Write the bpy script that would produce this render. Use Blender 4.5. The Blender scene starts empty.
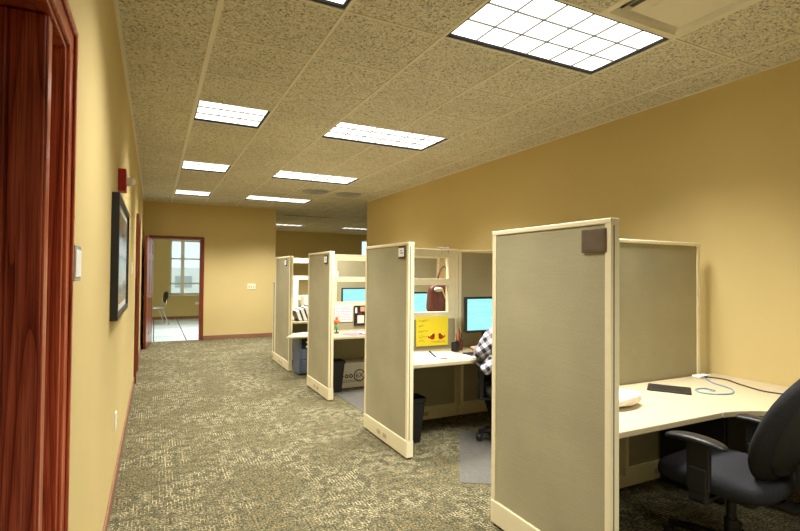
import bpy, bmesh, math, random
from mathutils import Vector, Matrix
random.seed(7)
PI = math.pi
C = bpy.context.scene.collection
H_CEIL = 2.792
XL, XR, YF = -0.214, 3.69, 10.83

# ------------------------------------------------------------------ materials
def new_mat(name):
    m = bpy.data.materials.new(name); m.use_nodes = True
    nt = m.node_tree; b = nt.nodes['Principled BSDF']
    return m, nt, b
def srgb(h):
    if isinstance(h, (tuple, list)): c = [v/255 for v in h]
    return tuple([(v/12.92 if v <= .04045 else ((v+.055)/1.055)**2.4) for v in c] + [1])
def N(nt, t, **kw):
    n = nt.nodes.new(t)
    for k, v in kw.items():
        if k.startswith('i_'): n.inputs[k[2:].replace('_', ' ')].default_value = v
        else: setattr(n, k, v)
    return n
def L(nt, a, b): nt.links.new(a, b)
def ramp(nt, stops, interp='LINEAR'):
    n = nt.nodes.new('ShaderNodeValToRGB'); n.color_ramp.interpolation = interp
    e = n.color_ramp.elements
    e[0].position, e[0].color = stops[0]; e[1].position, e[1].color = stops[1]
    for p, c in stops[2:]:
        x = e.new(p); x.color = c
    return n
def mixc(nt, fac, a, b, mode='MIX'):
    n = nt.nodes.new('ShaderNodeMix'); n.data_type = 'RGBA'; n.blend_type = mode
    for s, v in ((0, fac), (6, a), (7, b)):
        if hasattr(v, 'is_linked') or hasattr(v, 'links'): nt.links.new(v, n.inputs[s])
        else: n.inputs[s].default_value = v
    return n.outputs[2]
def math_n(nt, op, a, b=None, c=None):
    n = nt.nodes.new('ShaderNodeMath'); n.operation = op
    for s, v in ((0, a), (1, b), (2, c)):
        if v is None: continue
        if hasattr(v, 'links'): nt.links.new(v, n.inputs[s])
        else: n.inputs[s].default_value = v
    return n.outputs[0]
def coords(nt, scale=(1, 1, 1), rot=(0, 0, 0), kind='Object'):
    tc = N(nt, 'ShaderNodeTexCoord'); mp = N(nt, 'ShaderNodeMapping')
    mp.inputs['Scale'].default_value = scale; mp.inputs['Rotation'].default_value = rot
    L(nt, tc.outputs[kind], mp.inputs[0]); return mp.outputs[0]
def bump(nt, b, h, strength=.3, dist=.005):
    n = N(nt, 'ShaderNodeBump'); n.inputs['Strength'].default_value = strength; n.inputs['Distance'].default_value = dist
    L(nt, h, n.inputs['Height']); L(nt, n.outputs[0], b.inputs['Normal'])

def m_plain(name, c, rough=.5, metal=0, var=.06, vs=25, spec=.5, bmp=0):
    m, nt, b = new_mat(name)
    nz = N(nt, 'ShaderNodeTexNoise', i_Scale=vs, i_Detail=3); L(nt, coords(nt), nz.inputs['Vector'])
    c = srgb(c); d = tuple([v*(1-var*2) for v in c[:3]]+[1]); e = tuple([min(1, v*(1+var*2)) for v in c[:3]]+[1])
    r = ramp(nt, [(.3, d), (.7, e)]); L(nt, nz.outputs['Fac'], r.inputs[0]); L(nt, r.outputs[0], b.inputs['Base Color'])
    b.inputs['Roughness'].default_value = rough; b.inputs['Metallic'].default_value = metal
    b.inputs['Specular IOR Level'].default_value = spec
    if bmp:
        n2 = N(nt, 'ShaderNodeTexNoise', i_Scale=vs*12, i_Detail=2); L(nt, coords(nt), n2.inputs['Vector']); bump(nt, b, n2.outputs['Fac'], bmp, .002)
    return m
def m_emit(name, c, s):
    m, nt, b = new_mat(name); b.inputs['Base Color'].default_value = (.8, .8, .8, 1)
    b.inputs['Emission Color'].default_value = srgb(c); b.inputs['Emission Strength'].default_value = s; return m

def m_fabric(name, c, rough=.95, var=.10):
    m, nt, b = new_mat(name)
    v = coords(nt)
    nz = N(nt, 'ShaderNodeTexNoise', i_Scale=160, i_Detail=2, i_Roughness=.8); L(nt, v, nz.inputs['Vector'])
    n2 = N(nt, 'ShaderNodeTexNoise', i_Scale=2.2, i_Detail=3); L(nt, v, n2.inputs['Vector'])
    n3 = N(nt, 'ShaderNodeTexNoise', i_Scale=1, i_Detail=2); L(nt, coords(nt, (6, 6, 240)), n3.inputs['Vector'])
    c = srgb(c); lo = tuple([x*(1-2.2*var) for x in c[:3]]+[1]); hi = tuple([min(1, x*(1+2.2*var)) for x in c[:3]]+[1])
    s = math_n(nt, 'ADD', math_n(nt, 'MULTIPLY', nz.outputs['Fac'], .8), math_n(nt, 'MULTIPLY', n3.outputs['Fac'], .2))
    r = ramp(nt, [(.32, lo), (.68, hi)]); L(nt, s, r.inputs[0])
    r2 = ramp(nt, [(.3, (.90, .90, .90, 1)), (.7, (1.06, 1.06, 1.06, 1))]); L(nt, n2.outputs['Fac'], r2.inputs[0])
    L(nt, mixc(nt, 1, r.outputs[0], r2.outputs[0], 'MULTIPLY'), b.inputs['Base Color'])
    b.inputs['Roughness'].default_value = rough; b.inputs['Specular IOR Level'].default_value = .15
    bump(nt, b, s, .35, .002); return m

def m_wood(name, dark, mid, light, rough=.3):
    m, nt, b = new_mat(name)
    v = coords(nt, (1, 1, .045))
    nz = N(nt, 'ShaderNodeTexNoise', i_Scale=9, i_Detail=2, i_Roughness=.4, i_Distortion=.3); L(nt, v, nz.inputs['Vector'])
    rings = math_n(nt, 'FRACT', math_n(nt, 'MULTIPLY', nz.outputs['Fac'], 11))
    pr_ = N(nt, 'ShaderNodeTexNoise', i_Scale=330, i_Detail=2); L(nt, coords(nt, (1, 1, .02)), pr_.inputs['Vector'])
    r = ramp(nt, [(0, srgb(dark)), (.22, srgb(mid)), (.75, srgb(light)), (1, srgb(mid))]); L(nt, rings, r.inputs[0])
    r2 = ramp(nt, [(.36, (.62, .55, .55, 1)), (.56, (1.05, 1.05, 1.05, 1))]); L(nt, pr_.outputs['Fac'], r2.inputs[0])
    L(nt, mixc(nt, 1, r.outputs[0], r2.outputs[0], 'MULTIPLY'), b.inputs['Base Color'])
    b.inputs['Roughness'].default_value = rough; b.inputs['Coat Weight'].default_value = .15; b.inputs['Coat Roughness'].default_value = .2
    bump(nt, b, pr_.outputs['Fac'], .1, .001); return m

def m_ceiling():
    m, nt, b = new_mat('ceiling_tile')
    v = coords(nt)
    a = N(nt, 'ShaderNodeTexNoise', i_Scale=70, i_Detail=3, i_Roughness=.65, i_Distortion=.8); L(nt, v, a.inputs['Vector'])
    g = N(nt, 'ShaderNodeTexNoise', i_Scale=1.6, i_Detail=2); L(nt, v, g.inputs['Vector'])
    r = ramp(nt, [(.36, srgb((112, 104, 82))), (.45, srgb((206, 200, 176))), (.62, srgb((232, 226, 204)))]); L(nt, a.outputs['Fac'], r.inputs[0])
    r2 = ramp(nt, [(.3, (.92, .92, .92, 1)), (.7, (1.04, 1.04, 1.04, 1))]); L(nt, g.outputs['Fac'], r2.inputs[0])
    L(nt, mixc(nt, 1, r.outputs[0], r2.outputs[0], 'MULTIPLY'), b.inputs['Base Color'])
    b.inputs['Roughness'].default_value = .95; bump(nt, b, a.outputs['Fac'], .9, .01); return m

def m_carpet():
    m, nt, b = new_mat('carpet')
    v = coords(nt)
    def bricks(rot, off):
        vv = N(nt, 'ShaderNodeMapping'); L(nt, v, vv.inputs[0]); vv.inputs['Rotation'].default_value = (0, 0, rot); vv.inputs['Location'].default_value = off
        n = N(nt, 'ShaderNodeTexBrick', i_Scale=1.0); n.inputs['Brick Width'].default_value = .06; n.inputs['Row Height'].default_value = .02
        n.inputs['Mortar Size'].default_value = .0028; n.inputs['Mortar Smooth'].default_value = .3; n.inputs['Bias'].default_value = 0
        n.inputs['Color1'].default_value = (0, 0, 0, 1); n.inputs['Color2'].default_value = (1, 1, 1, 1); n.inputs['Mortar'].default_value = (.5, .5, .5, 1)
        L(nt, vv.outputs[0], n.inputs['Vector']); return n
    b1 = bricks(0, (0, 0, 0)); b2 = bricks(PI/2, (.03, .01, 0))
    snap = N(nt, 'ShaderNodeVectorMath', operation='SNAP'); L(nt, v, snap.inputs[0]); snap.inputs[1].default_value = (.08, .06, 1)
    wn = N(nt, 'ShaderNodeTexWhiteNoise'); L(nt, snap.outputs[0], wn.inputs['Vector'])
    sel = math_n(nt, 'GREATER_THAN', wn.outputs['Value'], .5)
    line = mixc(nt, sel, b1.outputs['Fac'], b2.outputs['Fac'])
    fine = N(nt, 'ShaderNodeTexNoise', i_Scale=75, i_Detail=4, i_Roughness=.85); L(nt, v, fine.inputs['Vector'])
    med = N(nt, 'ShaderNodeTexNoise', i_Scale=16, i_Detail=3, i_Roughness=.6); L(nt, v, med.inputs['Vector'])
    big = N(nt, 'ShaderNodeTexNoise', i_Scale=2.3, i_Detail=3); L(nt, v, big.inputs['Vector'])
    base = ramp(nt, [(.36, srgb((40, 38, 34))), (.46, srgb((88, 84, 70))), (.54, srgb((116, 110, 92))), (.65, srgb((184, 178, 150)))]); L(nt, fine.outputs['Fac'], base.inputs[0])
    tint = ramp(nt, [(.35, srgb((196, 198, 180))), (.5, srgb((220, 216, 190))), (.66, srgb((240, 222, 182)))]); L(nt, med.outputs['Fac'], tint.inputs[0])
    base2 = mixc(nt, 1, base.outputs[0], tint.outputs[0], 'MULTIPLY')
    mask = ramp(nt, [(.44, (0, 0, 0, 1)), (.56, (1, 1, 1, 1))]); L(nt, med.outputs['Fac'], mask.inputs[0])
    m2 = ramp(nt, [(.40, (.12, .12, .12, 1)), (.58, (1, 1, 1, 1))]); L(nt, big.outputs['Fac'], m2.inputs[0])
    dash = N(nt, 'ShaderNodeTexNoise', i_Scale=95, i_Detail=1); L(nt, v, dash.inputs['Vector'])
    dr = ramp(nt, [(.42, (.25, .25, .25, 1)), (.55, (1, 1, 1, 1))]); L(nt, dash.outputs['Fac'], dr.inputs[0])
    f = math_n(nt, 'MULTIPLY', math_n(nt, 'MULTIPLY', line, mask.outputs[0]), math_n(nt, 'MULTIPLY', m2.outputs[0], dr.outputs[0]))
    lc = mixc(nt, math_n(nt, 'MULTIPLY', f, .62), base2, srgb((226, 220, 184)))
    L(nt, lc, b.inputs['Base Color']); b.inputs['Roughness'].default_value = 1; b.inputs['Specular IOR Level'].default_value = .1; return m

def m_tile():
    m, nt, b = new_mat('floor_tile')
    n = N(nt, 'ShaderNodeTexBrick', i_Scale=1.0); n.offset = 0; n.inputs['Brick Width'].default_value = .6; n.inputs['Row Height'].default_value = .9
    n.inputs['Mortar Size'].default_value = .012; n.inputs['Color1'].default_value = srgb((206, 226, 230)); n.inputs['Color2'].default_value = srgb((212, 230, 232)); n.inputs['Mortar'].default_value = srgb((90, 96, 92))
    L(nt, coords(nt), n.inputs['Vector']); L(nt, n.outputs['Color'], b.inputs['Base Color']); b.inputs['Roughness'].default_value = .25; return m
def m_plaid():
    m, nt, b = new_mat('plaid_cloth')
    v = coords(nt, (1, 1, 1), (.5, .4, .6)); s = N(nt, 'ShaderNodeSeparateXYZ'); L(nt, v, s.inputs[0])
    t = None
    for o, k in (('X', 17), ('Z', 15)):
        w = math_n(nt, 'GREATER_THAN', math_n(nt, 'FRACT', math_n(nt, 'MULTIPLY', s.outputs[o], k)), .5)
        t = w if t is None else math_n(nt, 'ADD', t, w)
    thin = math_n(nt, 'GREATER_THAN', math_n(nt, 'FRACT', math_n(nt, 'MULTIPLY', s.outputs['Y'], 22)), .8)
    r = ramp(nt, [(0, srgb((238, 236, 236))), (.3, srgb((140, 138, 145))), (.8, srgb((38, 36, 42)))], 'CONSTANT'); L(nt, math_n(nt, 'MULTIPLY', t, .45), r.inputs[0])
    L(nt, mixc(nt, math_n(nt, 'MULTIPLY', thin, .35), r.outputs[0], srgb((220, 215, 220))), b.inputs['Base Color'])
    b.inputs['Roughness'].default_value = .95; return m
def m_screen(name, seed=0):
    m, nt, b = new_mat(name)
    v = coords(nt, (1, 1, 1)); n = N(nt, 'ShaderNodeTexBrick', i_Scale=1.0); n.offset = .3
    vv = N(nt, 'ShaderNodeMapping'); L(nt, v, vv.inputs[0]); vv.inputs['Rotation'].default_value = (PI/2, 0, 0); vv.inputs['Location'].default_value = (seed, seed, 0)
    L(nt, vv.outputs[0], n.inputs['Vector'])
    n.inputs['Brick Width'].default_value = .11; n.inputs['Row Height'].default_value = .022; n.inputs['Mortar Size'].default_value = .0016
    n.inputs['Color1'].default_value = srgb((140, 226, 236)); n.inputs['Color2'].default_value = srgb((162, 236, 242)); n.inputs['Mortar'].default_value = srgb((124, 208, 222))
    b.inputs['Base Color'].default_value = (.02, .02, .02, 1); L(nt, n.outputs['Color'], b.inputs['Emission Color']); b.inputs['Emission Strength'].default_value = SCREEN_E
    b.inputs['Roughness'].default_value = .3; return m
SCREEN_E = 1.15
M = {}
M['wall'] = m_plain('wall_paint', (204, 183, 125), .85, var=.012, vs=1.5, spec=.2, bmp=.08)
M['ceiling'] = m_ceiling()
M['grid'] = m_plain('ceiling_grid_metal', (226, 220, 198), .5, var=.01)
M['carpet'] = m_carpet(); M['tile'] = m_tile()
M['fabric'] = m_fabric('panel_fabric', (170, 163, 132), var=.06)
M['trimc'] = m_plain('cream_metal', (238, 228, 190), .4, var=.01)
M['desk'] = m_plain('beige_laminate', (192, 177, 142), .45, var=.02, vs=60)
M['wood'] = m_wood('red_oak', (128, 52, 34), (184, 84, 54), (206, 108, 74))
M['wood3'] = m_wood('dark_stained_oak', (84, 34, 22), (124, 52, 34), (144, 66, 44))
M['wood2'] = m_wood('red_oak_orange', (134, 54, 32), (188, 88, 52), (208, 112, 72))
M['base'] = m_plain('baseboard_wood', (140, 98, 72), .5, var=.08, vs=8)
M['black'] = m_plain('black_plastic', (26, 25, 25), .4, var=.03)
M['blackfab'] = m_fabric('black_upholstery', (46, 46, 48), var=.12)
M['shell'] = m_plain('black_shell', (30, 30, 31), .5, var=.04, vs=60)
M['dark'] = m_plain('dark_recess', (12, 12, 12), .8)
M['brownplate'] = m_plain('brown_plastic', (98, 82, 64), .5, var=.05)
M['white'] = m_plain('white_plastic', (238, 236, 226), .5, var=.01)
M['paper'] = m_plain('white_paper', (250, 250, 246), .8, var=.01)
M['metal'] = m_plain('brushed_metal', (190, 190, 188), .3, 1, var=.02)
M['diff'] = m_emit('light_diffuser', (255, 252, 244), 2.2)
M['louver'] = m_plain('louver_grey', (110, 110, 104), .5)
M['red'] = m_plain('red_plastic', (176, 34, 26), .4)
M['navy'] = m_plain('blue_grey_steel', (84, 96, 118), .45, var=.03)
M['yellow'] = m_plain('yellow_paper', (250, 226, 44), .8, var=.01)
M['bird'] = m_plain('brick_red_ink', (176, 62, 20), .8)
M['ink'] = m_plain('grey_ink', (80, 76, 60), .8)
M['brownleather'] = m_plain('brown_leather', (92, 48, 40), .35, var=.12, vs=14, bmp=.2)
M['gold'] = m_plain('pale_gold', (226, 206, 160), .3, .8)
M['cool'] = m_plain('lavender_grey_metal', (150, 150, 160), .5)
M['screen'] = m_screen('lit_screen'); M['screenb'] = m_screen('lit_screen_b', .37)
M['plaid'] = m_plaid()
M['skin'] = m_plain('skin', (214, 160, 130), .55, var=.03)
M['hair'] = m_plain('brown_hair', (64, 42, 28), .5, var=.2, vs=90)
M['jeans'] = m_fabric('dark_trousers', (24, 24, 30))
M['bluecable'] = m_plain('blue_grey_cable', (120, 144, 168), .5)
M['blackcable'] = m_plain('black_cable', (36, 36, 40), .5)
M['pink'] = m_plain('pink_paper', (226, 130, 140), .8)
M['orange'] = m_plain('orange_plastic', (226, 110, 50), .5)
M['green'] = m_plain('teal_plastic', (80, 170, 120), .5)
M['card'] = m_plain('white_cardboard', (206, 200, 180), .85, var=.03)
M['cloth'] = m_fabric('white_cloth', (236, 230, 214), var=.05)
M['violet'] = m_plain('violet_ink', (150, 100, 170), .8)
M['bright_red'] = m_plain('scissor_red', (150, 40, 36), .4)
M['silver'] = m_plain('grey_sign_metal', (170, 172, 168), .35, .4)
m, nt, b = new_mat('window_glass'); b.inputs['Base Color'].default_value = (.9, .97, 1, 1); b.inputs['Roughness'].default_value = .02; b.inputs['Alpha'].default_value = .12; b.inputs['Metallic'].default_value = 0
M['glass'] = m
m, nt, b = new_mat('picture_glass'); b.inputs['Base Color'].default_value = (.95, .97, 1, 1); b.inputs['Roughness'].default_value = .02; b.inputs['Alpha'].default_value = .15
M['pglass'] = m
m, nt, b = new_mat('clear_mat'); b.inputs['Base Color'].default_value = srgb((124, 120, 112)); b.inputs['Roughness'].default_value = .3; b.inputs['Alpha'].default_value = .5
M['mat'] = m
# print colours imitate a window reflected in the picture glass
m, nt, b = new_mat('reflection_print')
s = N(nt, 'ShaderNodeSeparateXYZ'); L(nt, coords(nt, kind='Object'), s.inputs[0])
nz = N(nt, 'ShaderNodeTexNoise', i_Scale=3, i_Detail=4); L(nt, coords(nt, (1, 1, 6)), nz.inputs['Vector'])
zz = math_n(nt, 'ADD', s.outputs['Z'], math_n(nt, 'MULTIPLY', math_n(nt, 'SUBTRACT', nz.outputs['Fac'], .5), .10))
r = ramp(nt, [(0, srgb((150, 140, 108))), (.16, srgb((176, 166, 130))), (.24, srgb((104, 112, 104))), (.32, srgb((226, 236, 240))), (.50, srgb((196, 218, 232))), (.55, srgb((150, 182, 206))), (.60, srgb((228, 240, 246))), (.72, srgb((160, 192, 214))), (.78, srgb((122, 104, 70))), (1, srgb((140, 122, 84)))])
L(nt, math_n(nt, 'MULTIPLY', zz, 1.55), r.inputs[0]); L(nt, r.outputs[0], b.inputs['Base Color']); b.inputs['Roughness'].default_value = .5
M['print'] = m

# ------------------------------------------------------------------ mesh builder
class MB:
    def __init__(s): s.bm = bmesh.new(); s.mi = 0
    def _mark(s, faces):
        for f in faces: f.material_index = s.mi
    def box(s, x0, x1, y0, y1, z0, z1, mat=None, rot=None):
        vs = [s.bm.verts.new((x, y, z)) for x in (x0, x1) for y in (y0, y1) for z in (z0, z1)]
        if rot is not None:
            for v in vs: v.co = rot @ v.co
        q = [(0, 1, 3, 2), (4, 6, 7, 5), (0, 4, 5, 1), (2, 3, 7, 6), (0, 2, 6, 4), (1, 5, 7, 3)]
        fs = [s.bm.faces.new([vs[i] for i in f]) for f in q]
        for f in fs: f.material_index = s.mi if mat is None else mat
        return s
    def poly(s, pts):
        f = s.bm.faces.new([s.bm.verts.new(p) for p in pts]); f.material_index = s.mi; return s
    def prism(s, pts, z0, z1, axis='z'):
        def P(a, b, c): return {'z': (a, b, c), 'y': (a, c, b), 'x': (c, a, b)}[axis]
        lo = [s.bm.verts.new(P(a, b, z0)) for a, b in pts]; hi = [s.bm.verts.new(P(a, b, z1)) for a, b in pts]
        n = len(pts); fs = [s.bm.faces.new(lo[::-1]), s.bm.faces.new(hi)]
        for i in range(n): fs.append(s.bm.faces.new([lo[i], lo[(i+1) % n], hi[(i+1) % n], hi[i]]))
        s._mark(fs); return s
    def tube(s, pts, r, seg=10, closed=False):
        pts = [Vector(p) for p in pts]; rings = []
        n = len(pts); rr = r if isinstance(r, (list, tuple)) else [r]*n
        up = Vector((0, 0, 1)); prev = None
        for i, p in enumerate(pts):
            if closed: t = pts[(i+1) % n]-pts[i-1]
            else: t = (pts[min(i+1, n-1)]-pts[max(i-1, 0)])
            t.normalize()
            if prev is None:
                a = t.cross(up)
                if a.length < .05: a = t.cross(Vector((1, 0, 0)))
            else: a = prev - t*prev.dot(t)
            a.normalize(); prev = a; b = t.cross(a)
            rings.append([s.bm.verts.new(p+(a*math.cos(2*PI*k/seg)+b*math.sin(2*PI*k/seg))*rr[i]) for k in range(seg)])
        fs = []
        for i in range(n if closed else n-1):
            A, B = rings[i], rings[(i+1) % n]
            for k in range(seg): fs.append(s.bm.faces.new([A[k], A[(k+1) % seg], B[(k+1) % seg], B[k]]))
        if not closed: fs += [s.bm.faces.new(rings[0][::-1]), s.bm.faces.new(rings[-1])]
        s._mark(fs); return s
    def lathe(s, prof, c=(0, 0, 0), seg=24, axis='z', cap=True):
        rings = []; c = Vector(c)
        for r, z in prof:
            ring = []
            for k in range(seg):
                a = 2*PI*k/seg; x, y = r*math.cos(a), r*math.sin(a)
                ring.append(s.bm.verts.new(c+Vector({'z': (x, y, z), 'x': (z, x, y), 'y': (x, z, y)}[axis])))
            rings.append(ring)
        fs = []
        for A, B in zip(rings, rings[1:]):
            for k in range(seg): fs.append(s.bm.faces.new([A[k], A[(k+1) % seg], B[(k+1) % seg], B[k]]))
        if cap:
            if prof[0][0] > 1e-6: fs.append(s.bm.faces.new(rings[0][::-1]))
            if prof[-1][0] > 1e-6: fs.append(s.bm.faces.new(rings[-1]))
        s._mark(fs); return s
    def ell(s, c, rx, ry, rz, e=1.0, nu=28, nv=16, f=None):
        """superellipsoid: e<1 makes it boxier; f bends each point"""
        def sg(v, p): return math.copysign(abs(v)**p, v)
        rings = []; c = Vector(c)
        for j in range(1, nv):
            th = -PI/2+PI*j/nv; ring = []
            for i in range(nu):
                ph = 2*PI*i/nu
                p = Vector((rx*sg(math.cos(th), e)*sg(math.cos(ph), e), ry*sg(math.cos(th), e)*sg(math.sin(ph), e), rz*sg(math.sin(th), e)))
                if f: p = f(p)
                ring.append(s.bm.verts.new(c+p))
            rings.append(ring)
        def pt(z):
            p = Vector((0, 0, z)); p = f(p) if f else p; return s.bm.verts.new(c+p)
        a, b = pt(-rz), pt(rz); fs = []
        for A, B in zip(rings, rings[1:]):
            for k in range(nu): fs.append(s.bm.faces.new([A[k], A[(k+1) % nu], B[(k+1) % nu], B[k]]))
        for k in range(nu):
            fs.append(s.bm.faces.new([a, rings[0][(k+1) % nu], rings[0][k]])); fs.append(s.bm.faces.new([b, rings[-1][k], rings[-1][(k+1) % nu]]))
        s._mark(fs); return s
    def sheet(s, fn, nu, nv, th=.002):
        g = [[s.bm.verts.new(fn(i/nu, j/nv)) for j in range(nv+1)] for i in range(nu+1)]
        fs = [s.bm.faces.new([g[i][j], g[i+1][j], g[i+1][j+1], g[i][j+1]]) for i in range(nu) for j in range(nv)]
        s._mark(fs); return s
    def build(s, name, mats, parent=None, bevel=0, smooth=False, loc=(0, 0, 0), rot=(0, 0, 0), seg=2, solid=0, sub=0):
        bmesh.ops.recalc_face_normals(s.bm, faces=s.bm.faces[:])
        me = bpy.data.meshes.new(name); s.bm.to_mesh(me); s.bm.free()
        for m in (mats if isinstance(mats, (list, tuple)) else [mats]): me.materials.append(M[m] if isinstance(m, str) else m)
        o = bpy.data.objects.new(name, me); C.objects.link(o); o.location = loc; o.rotation_euler = rot
        if parent is not None: o.parent = parent
        if smooth:
            for f in me.polygons: f.use_smooth = True
        if solid: md = o.modifiers.new('s', 'SOLIDIFY'); md.thickness = solid
        if bevel:
            md = o.modifiers.new('b', 'BEVEL'); md.width = bevel; md.segments = seg; md.limit_method = 'ANGLE'; md.angle_limit = .6
        if sub: md = o.modifiers.new('u', 'SUBSURF'); md.levels = sub; md.render_levels = sub
        return o
def box(x0, x1, y0, y1, z0, z1): return MB().box(x0, x1, y0, y1, z0, z1)
def tag(o, label, cat, group=None, kind=None):
    o['label'] = label; o['category'] = cat
    if group: o['group'] = group
    if kind: o['kind'] = kind
    return o
def thing(name, label, cat, loc=(0, 0, 0), rz=0, group=None):
    o = bpy.data.objects.new(name, None); o.empty_display_size = .1; C.objects.link(o); o.location = loc; o.rotation_euler = (0, 0, rz)
    return tag(o, label, cat, group)
def struct(o):
    o['kind'] = 'structure'; return o
def sthing(name, loc=(0, 0, 0)):
    o = bpy.data.objects.new(name, None); C.objects.link(o); o.location = loc; return struct(o)
def dup(root, loc, rz=None, label=None):
    r = root.copy(); C.objects.link(r); r.location = loc
    if rz is not None: r.rotation_euler = (0, 0, rz)
    if label: r['label'] = label
    for ch in list(root.children):
        c = ch.copy(); C.objects.link(c); c.parent = r
        for g in ch.children:
            d = g.copy(); C.objects.link(d); d.parent = c
    return r
def text_mesh(name, body, size, mat, parent, loc, rot, ext=.0006, align='CENTER'):
    cu = bpy.data.curves.new(name, 'FONT'); cu.body = body; cu.size = size; cu.extrude = ext; cu.align_x = align; cu.align_y = 'CENTER'
    t = bpy.data.objects.new(name, cu); C.objects.link(t)
    bpy.context.view_layer.update()
    me = bpy.data.meshes.new_from_object(t.evaluated_get(bpy.context.evaluated_depsgraph_get()))
    bpy.data.objects.remove(t); me.name = name
    me.materials.clear(); me.materials.append(M[mat])
    o = bpy.data.objects.new(name, me); C.objects.link(o); o.location = loc; o.rotation_euler = rot
    if parent is not None: o.parent = parent
    return o

# ------------------------------------------------------------------ room shell
GX, GY, T = .285, 2.471, .61
lights = []
for r_ in (-5, -1, 3, 7, 11):
    lights.append((0, 1, r_)); lights.append((2, 2, r_))
lights += [(4, 2, 19), (8, 2, 19), (0, 2, 16)]  # last entry is an unseen light added to brighten the far room floor
lights = [l for l in lights]
skip = set()
for c_, w_, r_ in lights:
    for k in range(w_): skip.add((c_+k, r_))
skip.add((3, -2))
mb = MB()
x_edges = [GX+T*k for k in range(-6, 16)]; y_edges = [GY+T*k for k in range(-10, 25)]
for i in range(-6, 15):
    for j in range(-10, 24):
        if (i, j) in skip: continue
        x0, y0 = GX+T*i, GY+T*j
        mb.poly([(x0, y0, H_CEIL), (x0, y0+T, H_CEIL), (x0+T, y0+T, H_CEIL), (x0+T, y0, H_CEIL)])
mb.mi = 1
own = {}
for n_, (c_, w_, r_) in enumerate(lights):
    for k in range(w_): own[(c_+k, r_)] = n_
for i in range(-6, 16):
    x = GX+T*i; w = .015 if i == 0 else .009
    j0 = -10
    for j in range(-10, 25):
        if j == 24 or (own.get((i-1, j)) is not None and own.get((i-1, j)) == own.get((i, j))):
            if j > j0: mb.box(x-w, x+w, GY+T*j0, GY+T*j, H_CEIL-.005, H_CEIL+.02)
            j0 = j+1
for y in y_edges: mb.box(x_edges[0], x_edges[-1], y-.0075, y+.0075, H_CEIL-.004, H_CEIL+.02)
mb.box(XL, XL+.022, -3.3, YF, H_CEIL-.006, H_CEIL); 
mb.box(XR-.02, XR, -3.3, 8.85, H_CEIL-.006, H_CEIL)
mb.box(XL, 2.36, YF-.02, YF, H_CEIL-.006, H_CEIL)
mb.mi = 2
for y in y_edges: mb.box(x_edges[0], x_edges[-1], y+.0075, y+.0125, H_CEIL-.0015, H_CEIL+.02)  # dark strip stands in for the shadow line beside each cross bar
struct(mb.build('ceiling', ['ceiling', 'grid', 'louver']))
struct(box(x_edges[0], x_edges[-1], y_edges[0], y_edges[-1], H_CEIL+.2, H_CEIL+.3).build('ceiling_deck', 'dark'))

struct(box(-3.4, 9.4, -3.6, YF+.06, -.1, 0).build('floor', 'carpet'))
struct(box(2.36, 9.4, YF+.06, 17.1, -.1, 0).build('floor_open_office', 'carpet'))
struct(box(-3.4, 2.36, YF+.06, 17.1, -.1, 0).build('floor_far_room', 'tile'))

HT = H_CEIL
# left wall with two doorways
D1a, D1b, D1h = .45, 1.50, 1.955
D2a, D2b, D2h = 6.98, 7.72, 2.03
mb = MB()
mb.box(XL-.14, XL, -3.3, D1a, 0, HT).box(XL-.14, XL, D1a, D1b, D1h, HT).box(XL-.14, XL, D1b, D2a, 0, HT)
mb.box(XL-.14, XL, D2a, D2b, D2h, HT).box(XL-.14, XL, D2b, YF, 0, HT)
struct(mb.build('wall_left', 'wall'))
struct(box(XR, XR+.14, -3.3, 8.85, 0, HT).build('wall_right', 'wall'))
struct(box(-3.3, XR+.14, -3.44, -3.3, 0, HT).build('wall_rear', 'wall'))
# side room behind door 1
mb = MB(); mb.box(-2.7, -2.6, -3.3, YF, 0, HT).box(-2.6, XL-.14, 3.0, 3.1, 0, HT)
struct(mb.build('wall_side_rooms', 'wall'))
# far wall with doorway 3
D3a, D3b, D3h = -.055, .85, 2.05
mb = MB(); mb.box(XL-.14, D3a, YF, YF+.12, 0, HT).box(D3a, D3b, YF, YF+.12, D3h, HT).box(D3b, 2.36, YF, YF+.12, 0, HT)
mb.box(2.24, 2.36, YF+.12, 16.4, 0, HT)
struct(mb.build('wall_far', 'wall'))
# far room
YB = 15.9
WX0, WX1, WZ0, WZ1 = .40, 1.95, .72, 2.34
mb = MB(); mb.box(-1.2, WX0, YB, YB+.15, 0, HT).box(WX1, 2.24, YB, YB+.15, 0, HT).box(WX0, WX1, YB, YB+.15, 0, WZ0).box(WX0, WX1, YB, YB+.15, WZ1, HT)
mb.box(-1.2, -1.1, YF+.12, YB, 0, HT)
struct(mb.build('wall_far_room', 'wall'))
# open office beyond the cubicles
V0, V1, VZ0, VZ1 = 6.62, 8.2, .9, 2.60
mb = MB(); mb.box(2.36, V0, 16.4, 16.55, 0, HT).box(V1, 9.3, 16.4, 16.55, 0, HT).box(V0, V1, 16.4, 16.55, 0, VZ0).box(V0, V1, 16.4, 16.55, VZ1, HT)
mb.box(9.2, 9.3, 7, 16.4, 0, HT).box(XR+.14, 9.2, 7, 7.1, 0, HT)
struct(mb.build('wall_open_office', 'wall'))

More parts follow.
